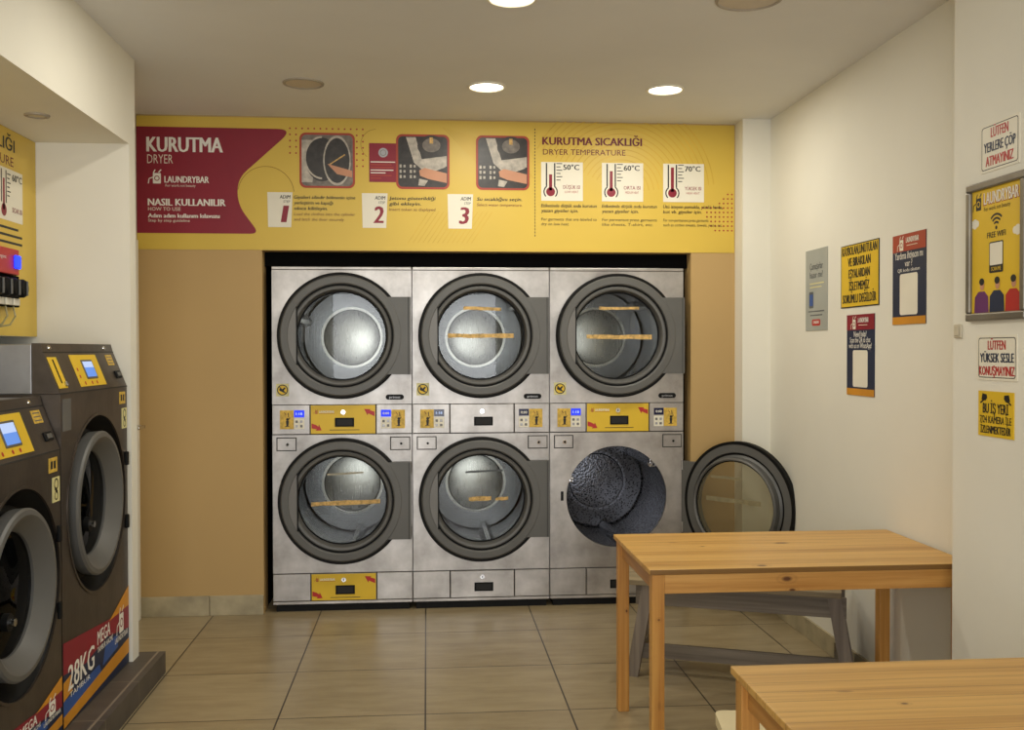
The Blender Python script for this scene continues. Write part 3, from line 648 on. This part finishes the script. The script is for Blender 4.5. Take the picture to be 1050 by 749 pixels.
# ------------------------------------------------------------------ washers
def washer(y0, y1, hc, ht, cz, ww, label):
    """front plane local Z=0; base on the plinth at z=.1"""
    Wd = y1-y0; hc -= .1; ht -= .1; cz -= .1; cx = Wd*.51
    r = thing('washing_machine', label, 'washing machine', (-.456, y0, .1), 0, 'washers along the left wall')
    R_ = .362*ww; k = .075
    b = B(LEFT); b.holeplate(.003, Wd-.003, .0, hc-.002, cx, cz, R_, -.02, 0, STEEL_D)
    b.box(.003, .02, 0, hc-.002, -.88, -.02, STEEL_D); b.box(Wd-.02, Wd-.003, 0, hc-.002, -.88, -.02, STEEL_D); b.box(.02, Wd-.02, 0, .02, -.88, -.02, STEEL_D); b.box(.02, Wd-.02, hc-.02, hc-.002, -.88, -.02, STEEL_D); b.box(.003, Wd-.003, 0, hc, -.9, -.88, STEEL_D)
    b.build('cabinet', r)
    b = B(LEFT); b.lathe([(R_-.002, -.004), (R_-.012, -.05), (R_-.05, -.09), (.20*ww, -.10), (.20*ww, -.45), (0, -.46)], cx, cz, DARKIN, 56); b.lathe([(R_+.004, .0), (R_+.004, .004), (R_-.006, .004), (R_-.006, -.004)], cx, cz, STEEL_D, 56); b.build('door_recess', r)
    M2 = LEFT @ Matrix(((0, 0, 1, 0), (0, 1, 0, 0), (-1, 0, 0, 0), (0, 0, 0, 1)))   # prism axis along X of the face
    prof = lambda z0: [(0, hc), (k*.86, ht-.028), (k*.86+.01, ht), (.36, ht), (.36, hc)]
    # console: profile in (depth, height), extruded across the width
    b = B(LEFT)
    pts = [(0, hc), (-k*.80, ht-.034), (-k*.92, ht), (-.10, ht), (-.10, hc)]
    vs = [(x, y, zz) for x in (.0, Wd) for zz, y in pts]; n = len(pts)
    fs = [tuple(range(n)), tuple(range(n, 2*n))[::-1]]+[(i, n+i, n+(i+1) % n, (i+1) % n) for i in range(n)]
    b.raw(vs, fs, STEEL_D); con = b.build('console', r)
    b = B(LEFT); b.box(.0, Wd, hc, ht-.004, -.9, -.101, STEEL_G, .003); b.build('top_cover', r)
    sl = math.hypot(k*.80, ht-.034-hc); a = math.atan2(k*.80, ht-.034-hc)
    MS = LEFT @ Matrix.Translation((0, hc, 0)) @ Matrix.Rotation(-a, 4, 'X')      # slope frame
    b = B(MS); b.box(.0, Wd, sl-.0025, sl+.0025, -.001, .001, GROOVE); b.box(.0, Wd, -.002, .003, -.001, .001, GROOVE); b.build('seam', con)
    for x in (.07, Wd-.12):
        b = B(LEFT @ Matrix.Translation((x, ht-.017, -k*.86)) @ Matrix.Rotation(-.3, 4, 'X')); b.lathe([(.009, 0), (.008, .005), (0, .007)], 0, 0, CHROME, 16); b.build('screw', con)
    px0, px1 = cx-.175, cx+.135
    b = B(MS); b.box(px0, px1, .018, sl-.012, 0, .003, SIGN_Y, .001); pn = b.build('display_panel', con)
    b = B(MS); b.box((px0+px1)/2-.055, (px0+px1)/2+.075, .048, sl-.035, .003, .006, GREY, .002); b.box((px0+px1)/2-.045, (px0+px1)/2+.065, .056+.04, sl-.043, .006, .0068, SCR_L); b.box((px0+px1)/2-.045, (px0+px1)/2+.065, .056, .056+.04, .006, .0068, SCR_L2); b.build('screen', pn)
    b = B(MS)
    for xx, yy in ((px0+.03, .09), (px0+.03, .06), (px0+.06, .032), (px0+.14, .032), (px0+.20, .032)): b.disc(xx, yy, .008, .0036, RED, 14)
    b.build('button', pn)
    b = B(MS); b.box(.012, .100, .02, sl-.02, 0, .003, SIGN_Y, .001); cs = b.build('coin_plate', con)
    b = B(MS); b.box(.048, .058, .04, sl-.03, .003, .0045, RUB); b.cyl(.085, .035, .010, .003, .009, CHROME, 14); b.build('coin_slot', cs)
    b = B(MS); b.box(Wd-.135, Wd-.055, sl-.062, sl-.014, 0, .002, STICK_Y); lb = b.build('notice_sticker', con)
    b = B(MS)
    for j in range(3): b.rect(Wd-.128, Wd-.064, sl-.026-.014*j, sl-.022-.014*j, .0025, GREY)
    b.build('notice_print', lb)
    b = B(MS); b.box(Wd-.105, Wd-.035, .04, .074, 0, .008, RUB, .003); sw = b.build('switch', con)
    b = B(MS); b.box(Wd-.092, Wd-.048, .048, .066, .008, .011, GREY, .002); b.build('rocker', sw)
    # door
    q = ww; dz = cx-.01
    b = B(LEFT); b.lathe([(.270*q, -.05), (.288*q, -.03), (.292*q, .012), (.285*q, .020), (.268*q, .022), (.259*q, .016), (.212*q, -.032), (.212*q, -.05)], dz, cz, GREY, 64, True); d = b.build('door', r)
    b = B(LEFT); b.lathe([(.213*q, -.042), (.12*q, -.034), (0, -.030)], dz, cz, GLASS_W, 40); b.build('door_glass', d)
    b = B(LEFT); b.lathe([(.276*q, -.075), (.300*q, -.075), (.302*q, -.055), (.285*q, -.046), (.276*q, -.046)], dz, cz, RUB, 56, True); b.build('gasket', d)
    b = B(LEFT); b.cyl(dz-.05*q, cz-.08, .030, -.034, -.012, RUB, 18); b.cyl(dz-.05*q, cz-.08, .013, -.012, .004, CHROME, 16); b.build('latch_knob', d)
    for s in (-1, 1):
        b = B(LEFT); b.box(Wd-.052, Wd-.028, cz+.14*s-.03, cz+.14*s+.03, 0, .016, RUB, .004); b.build('hinge', r)
    # stickers on the front
    b = B(LEFT); b.box(Wd-.115, Wd-.035, hc-.075, hc-.022, 0, .002, STICK_Y); s1 = b.build('warning_sticker', r)
    b = B(LEFT); b.box(Wd-.10, Wd-.08, hc-.062, hc-.034, .002, .0024, INK); b.box(Wd-.07, Wd-.05, hc-.062, hc-.034, .002, .0024, INK); b.build('warning_print', s1)
    b = B(LEFT); b.box(Wd-.082, Wd-.012, hc-.185, hc-.095, 0, .002, STICK_P); s2 = b.build('warning_sticker', r)
    b = B(LEFT); xm = Wd-.047; b.ring(xm, hc-.120, .015, .021, .0024, INK, 20); b.ring(xm, hc-.162, .012, .017, .0024, INK, 20); b.line(xm-.012, hc-.134, xm+.012, hc-.152, .012, .0024, INK); b.build('warning_print', s2)
    b = B(LEFT); b.box(.02, .11, hc-.14, hc-.02, 0, .0012, GREY); b.build('rating_plate', r)
    # graphic along the foot
    GS = LEFT @ Matrix.Diagonal((1, 1 if ww > .97 else .6, 1, 1))
    b = B(GS); z = .0012
    b.poly([(.004, .006), (Wd-.004, .006), (Wd-.004, .26), (.004, .20)], z, NAVY)
    b.poly([(.004, .205), (Wd*.30, .175), (Wd*.62, .205), (Wd-.004, .16), (Wd-.004, .268), (Wd*.68, .268), (.004, .322)], z+.0003, CRIM)
    b.poly([(.004, .045), (Wd*.55, .055), (Wd*.50, .12), (.004, .105)], z+.0003, BLUE); b.poly([(Wd*.55, .10), (Wd*.80, .12), (Wd*.80, .175), (Wd*.60, .18)], z+.0003, BLUE)
    b.poly([(.004, .105), (Wd*.12, .12), (Wd*.10, .185), (.004, .175)], z+.0004, ORANGE)
    b.poly([(Wd*.66, .262), (Wd-.004, .262), (Wd-.004, .35)], z+.0005, ORANGE)
    b.poly([(.004, .006), (Wd-.004, .050), (Wd-.004, .115), (.004, .048)], z+.0006, ORANGE)
    g = b.build('foot_graphic', r)
    b = B(GS); z = .0024
    b.text('28KG', Wd*.06, .130, .092, WHITE, z, Wd*.36, bold=.02, shear=.05)
    b.text('MEGA', Wd*.47, .205, .055, WHITE, z, Wd*.20, bold=.02, shear=.05)
    b.text('TAMBUR HACMİ', Wd*.47, .172, .022, WHITE, z, Wd*.24, bold=.02); b.text('TAMBUR', Wd*.08, .100, .020, WHITE, z, Wd*.28)
    logo(b, Wd*.86, .225, .11, WHITE, z, CRIM); b.text('LAUNDRYBAR', Wd*.75, .140, .024, WHITE, z, Wd*.22, bold=.02)
    b.build('graphic_lettering', g)
    return r
washer(-2.03, -1.206, 1.345, 1.532, .885, 1.0, 'taller dark steel washer at the far end of the plinth, beside the white wall')
washer(-2.78, -2.036, 1.142, 1.338, .700, .97, 'shorter dark steel washer nearest the camera, cut by the left picture edge')

# ------------------------------------------------------------------ pine tables
def pine_table(label, x0, x1, y0, y1, h):
    L, D = x1-x0, y1-y0
    r = thing('pine_table', label, 'table', (x0, y0, 0), 0, 'pine tables')
    B().box(0, L, 0, D, h-.019, h, PINE_X, .003).build('tabletop', r)
    for x in (.010, L-.056):
        for y in (.012, D-.058): B().box(x, x+.046, y, y+.046, 0, h-.019, PINE_Z, .003).build('leg', r)
    for y in (.016, D-.036): B().box(.056, L-.056, y, y+.02, h-.089, h-.019, PINE_AX, .002).build('apron', r)
    for x in (.026, L-.046): B().box(x, x+.02, .058, D-.058, h-.089, h-.019, PINE_AY, .002).build('apron', r)
    return r
pine_table('pine table in front of the open dryer door, its end against the right wall', 1.662, 2.850, -2.380, -1.687, .73)
pine_table('nearest pine table in the lower right corner, over the cream stool', 1.621, 2.712, -4.14, -3.448, .73)

# grey bench behind the far table
bn = thing('wooden_bench', 'weathered grey wooden bench with splayed legs behind the pine table', 'bench', (1.835, -1.31, 0), math.radians(-22))
Lb, Db = .92, .34
for k in range(2): B().box(-.08, Lb-.02, k*.175-.01, k*.175+.155, .425, .45, SEATW, .003).build('seat_plank', bn)
for y in (.0, Db-.045): B().box(.0, Lb, y+.01, y+.032, .335, .425, GWOOD, .002).build('rail', bn)
for x, s in ((.03, -1), (Lb-.08, 1)):
    for y in (.0, Db-.05):
        b = B(); sh_ = .075*s
        vs = [(x+dx+(sh_ if zz == 0 else 0), y+dy, zz) for zz in (0, .425) for dx, dy in ((0, 0), (.055, 0), (.055, .045), (0, .045))]
        b.raw(vs, [(3, 2, 1, 0), (4, 5, 6, 7), (0, 1, 5, 4), (1, 2, 6, 5), (2, 3, 7, 6), (3, 0, 4, 7)], GWOOD_Z); b.build('leg', bn)
B().box(-.01, Lb-.03, .035, .057, .085, .150, GWOOD, .002).build('stretcher', bn)
for x in (.0, Lb-.06): B().box(x+.012, x+.034, .058, Db-.05, .085, .15, GWOOD, .002).build('cross_rail', bn)

# cream stool under the near table
st = thing('stool', 'cream stool tucked under the nearest pine table', 'stool', (1.655, -3.41, 0), math.radians(-8))
b = B(); b.prism(rrect(0, .36, .0, .42, .03), .425, .455, CREAM); b.build('seat', st)
for x in (.04, .32):
    for y in (.04, .38): B().box(x-.016, x+.016, y-.016, y+.016, 0, .425, CREAM, .003).build('leg', st)

# ------------------------------------------------------------------ notices on the right wall
def notice(name, label, cat, frame, x, yc, z0, z1, w, group=None):
    r = thing(name, label, cat, (x, yc, (z0+z1)/2), 0, group); return r, w, z1-z0
r, w, h = notice('notice_card', 'grey notice card on the right wall, nearest the dryers', 'notice', RIGHT, XR, -.868, 1.600, 2.015, .285, 'notices on the right wall')
b = B(RIGHT); b.box(-w/2, w/2, -h/2, h/2, 0, .003, PGREY); b.build('card', r)
b = B(RIGHT); z = .0036
b.text('Çamaşırlar', 0, .105, .034, PGREY_D, z, .17, 'C', .02); b.text('hazır mı?', 0, .062, .032, PGREY_D, z, .17, 'C', .02)
b.rect(-.085, .10, .030, .036, z, STICK_P); b.rect(-.085, .07, .012, .017, z, STICK_P)
for k, w_ in enumerate((.21, .16)): b.rect(-w_/2, w_/2, -.112-.02*k, -.106-.02*k, z, PGREY_D)
b.poly(rrect(-.095, -.035, -.092, -.008, .008), z, PGREY_D); b.rect(-.088, -.042, -.080, -.022, z+.0003, BLUE)
b.poly(rrect(-.055, .055, -.183, -.150, .012), z, RED); b.text('ONLINE', 0, -.172, .014, WHITE, z+.0003, .075, 'C', .03); b.build('lettering', r)
r, w, h = notice('warning_sign', 'yellow lost property sign with black writing between grey and navy cards', 'sign', RIGHT, XR, -1.377, 1.699, 1.993, .405, 'notices on the right wall')
b = B(RIGHT); b.box(-w/2, w/2, -h/2, h/2, 0, .003, INK); b.box(-w/2+.006, w/2-.006, -h/2+.005, h/2-.005, .003, .0035, SIGN_Y); b.build('board', r)
b = B(RIGHT); z = .004
for t_, y, w_ in (('KAYBOLAN,UNUTULAN', .098, .372), ('VE BIRAKILAN', .045, .24), ('EŞYALARDAN', -.010, .225), ('İŞLETMEMİZ', -.068, .215), ('SORUMLU DEĞİLDİR', -.126, .355)): b.text(t_, 0, y, .040, INK, z, w_, 'C', .06)
b.build('lettering', r)
def help_card(label, yc, z0, z1, w, head, lines, top):
    r, w, h = notice('help_card', label, 'notice', RIGHT, XR, yc, z0, z1, w, 'notices on the right wall')
    b = B(RIGHT); b.box(-w/2, w/2, -h/2, h/2, 0, .003, NAVY); b.build('card', r)
    b = B(RIGHT); z = .0035
    b.rect(-w/2, w/2, h/2-.19*h, h/2, z, top); b.rect(-w/2, w/2, -h/2, -h/2+.085*h, z, ORANGE)
    b.poly(rrect(-.27*w, .27*w, -.395*h, .06*h, .012), z, PAPER); b.build('colour_bands', r)
    b = B(RIGHT); z = .0042
    logo(b, -.22*w, h*.40, .06, PAPER, z, top); b.text('LAUNDRYBAR', -.08*w, h*.40, .022, WHITE, z, .38*w, bold=.035)
    b.rect(-.06*w, .26*w, h*.365, h*.372, z, PAPER)
    for t_, fy, fh, fw in lines: b.text(t_, 0, fy*h, fh, WHITE, z, fw*w, 'C', .01)
    b.build('lettering', r)
help_card('navy help card with rust red top, nearest the pillar on right wall', -1.853, 1.607, 1.982, .285, 0, (('Yardıma ihtiyacın mı', .225, .030, .84), ('var ?', .140, .026, .22), ('QR kodu okutun', .082, .014, .66)), BRICK)
help_card('navy help card with crimson top, lowest under the yellow sign', -1.391, 1.291, 1.664, .292, 0, (('Need help?', .225, .026, .46), ('Scan the QR to chat', .155, .024, .74), ('with us on WhatsApp!', .085, .024, .82)), CRIM)
# the pier
XP = 2.72
def plate(label, yc, z0, z1, w, lines):
    r, w, h = notice('wall_sign', label, 'sign', RIGHT, XP, yc, z0, z1, w, 'signs on the near right wall')
    b = B(RIGHT); b.prism(rrect(-w/2, w/2, -h/2, h/2, .004), 0, .003, PAPER); b.build('board', r)
    b = B(RIGHT)
    o = rrect(-w/2+.008, w/2-.008, -h/2+.008, h/2-.008, .010); i_ = rrect(-w/2+.0105, w/2-.0105, -h/2+.0105, h/2-.0105, .009); n = len(o)
    b.raw([(x, y, .0035) for x, y in o+i_], [(k, (k+1) % n, n+(k+1) % n, n+k) for k in range(n)], INK); b.build('border', r)
    b = B(RIGHT)
    for t_, fy, fw, m_ in lines: b.text(t_, 0, fy*h, .20*h, m_, .0036, fw*w, 'C', .05)
    b.build('lettering', r)
plate('white sign asking not to drop litter, above the framed poster', -2.752, 2.083, 2.240, .222, (('LÜTFEN', .20, .44, RED), ('YERLERE ÇÖP', -.09, .80, NAVY), ('ATMAYINIZ', -.38, .70, RED)))
plate('white sign asking not to talk loudly, below the framed poster', -2.742, 1.402, 1.549, .228, (('LÜTFEN', .18, .44, RED), ('YÜKSEK SESLE', -.10, .84, NAVY), ('KONUŞMAYINIZ', -.39, .88, RED)))
r, w, h = notice('camera_notice', 'yellow camera surveillance sign, lowest on the near right wall', 'sign', RIGHT, XP, -2.737, 1.218, 1.366, .202, 'signs on the near right wall')
b = B(RIGHT); b.box(-w/2, w/2, -h/2, h/2, 0, .003, SIGN_Y); b.build('board', r)
b = B(RIGHT); z = .0036
for s in (-1, 1):
    b.poly([(s*.082, .045), (s*.058, .042), (s*.048, .052), (s*.050, .063), (s*.076, .066)], z, INK); b.line(s*.068, .045, s*.088, .034, .006, z, INK)
b.build('camera_symbol', r)
b = B(RIGHT); b.text('BU İŞ YERİ', 0, .002, .032, INK, z, .145, 'C', .05); b.text('7/24 KAMERA İLE', 0, -.030, .023, INK, z, .18, 'C', .03); b.text('İZLENMEKTEDİR', 0, -.064, .025, INK, z, .172, 'C', .06); b.build('lettering', r)
# framed poster
r, w, h = notice('framed_poster', 'aluminium framed yellow wifi poster between the two white signs', 'poster', RIGHT, XP, -2.742, 1.597, 2.055, .335)
b = B(RIGHT)
for x0, x1, y0, y1 in ((-w/2, w/2, h/2-.026, h/2), (-w/2, w/2, -h/2, -h/2+.026), (-w/2, -w/2+.024, -h/2+.026, h/2-.026), (w/2-.024, w/2, -h/2+.026, h/2-.026)): b.box(x0, x1, y0, y1, 0, .018, ALU, .005)
b.build('frame', r)
b = B(RIGHT); b.box(-w/2+.02, w/2-.02, -h/2+.02, h/2-.02, 0, .006, SIGN_Y); pp = b.build('poster_sheet', r)
b = B(RIGHT); z = .0066
for cx_, col_ in ((-.085, PURPLE), (.005, NAVY), (.095, RED)):
    b = B(RIGHT); b.poly([(cx_-.043, -h/2+.027), (cx_+.043, -h/2+.027), (cx_+.040, -.150), (cx_+.018, -.132), (cx_-.018, -.132), (cx_-.040, -.150)], z+(.0002 if cx_ > 0 else 0), col_)
    b.disc(cx_+.004, -.112, .017, z+.0004, SKIN, 16, .013); b.disc(cx_+.002, -.100, .012, z+.0006, INK, 14, .015); b.build('person_print', pp)
for cx_, cy_ in ((-.13, .095), (.115, .050)):
    b = B(RIGHT)
    for kk, (dx, rr) in enumerate(((-.012, .012), (.004, .017), (.018, .011))): b.disc(cx_+dx, cy_, rr, z+kk*5e-5, PAPER, 14)
    b.build('cloud_print', pp)
b = B(RIGHT)
logo(b, -.105, .165, .055, INK, z, SIGN_Y)
b.text('LAUNDRYBAR', -.072, .152, .038, PAPER, z+.0003, .195, bold=.04); b.text('LAUNDRYBAR', -.075, .149, .040, BRICK, z, .201, bold=.055)
b.text('For work not beauty', -.072, .130, .014, INK, z, .15)
for k in range(3): b.ring(0, .070, .014+.013*k, .021+.013*k, z, INK, 16, PI*.25, PI*.75)
b.disc(0, .070, .006, z, INK, 12)
b.text('FREE WIFI', 0, .040, .018, INK, z, .105, 'C', .025); b.poly(rrect(-.040, .040, -.075, .026, .006), z, INK); b.poly(rrect(-.036, .036, -.050, .022, .004), z+.0003, PAPER)
b.text('SCAN ME', 0, -.068, .012, SIGN_Y, z+.0003, .055, 'C', .02); b.build('lettering', pp)
b = B(Matrix.Translation((XP, -2.506, 1.566)) @ RIGHT); b.box(-.024, .024, -.024, .024, 0, .007, PLATE, .003)
sw = tag(b.build('light_switch'), 'small cream switch plate left of the lower white sign', 'switch')
b = B(Matrix.Translation((XP, -2.506, 1.566)) @ RIGHT); b.box(-.014, .014, -.017, .017, .007, .010, PLATE, .002); b.build('rocker', sw)

# ------------------------------------------------------------------ ceiling lights
def downlight(x, y, z, rad, on, label, off_mat=LAMP_OFF):
    r = thing('ceiling_light', label, 'light', (x, y, z), 0, 'recessed ceiling lights')
    D_ = Matrix.Diagonal((1, -1, -1, 1))
    b = B(D_); b.lathe([(rad, 0), (rad+.012, 0), (rad+.010, .006), (rad, .008), (rad-.004, .002)], 0, 0, LAMP_RIM if not on else PAPER, 40, True); b.build('rim', r)
    b = B(D_); b.disc(0, 0, rad, .003, LAMP_ON if on else off_mat, 40); b.build('diffuser', r)
    if on:
        l = area('lamp', (x, y, z-.012), (0, 0, 0), rad*2, rad*2, LAMP_W, LAMP_COL, 'DISK')
downlight(1.189, -.772, ZC, .086, True, 'lit round ceiling light above the middle dryers')
downlight(2.099, -.786, ZC, .086, True, 'lit round ceiling light above the right dryers')
downlight(.285, -2.085, ZC, .086, True, 'lit round ceiling light at the top edge, nearest the left soffit')
downlight(.279, -.766, ZC, .090, False, 'unlit round ceiling light above the left dryers')
downlight(1.208, -2.053, ZC, .086, True, 'lit round ceiling light cut by the top edge of the picture')
downlight(2.102, -2.113, ZC, .115, False, 'wide unlit round ceiling fitting at the top edge, nearer the right wall')
downlight(-.637, -1.739, 2.43, .036, False, 'small pale spotlight in the left niche ceiling', PLATE)
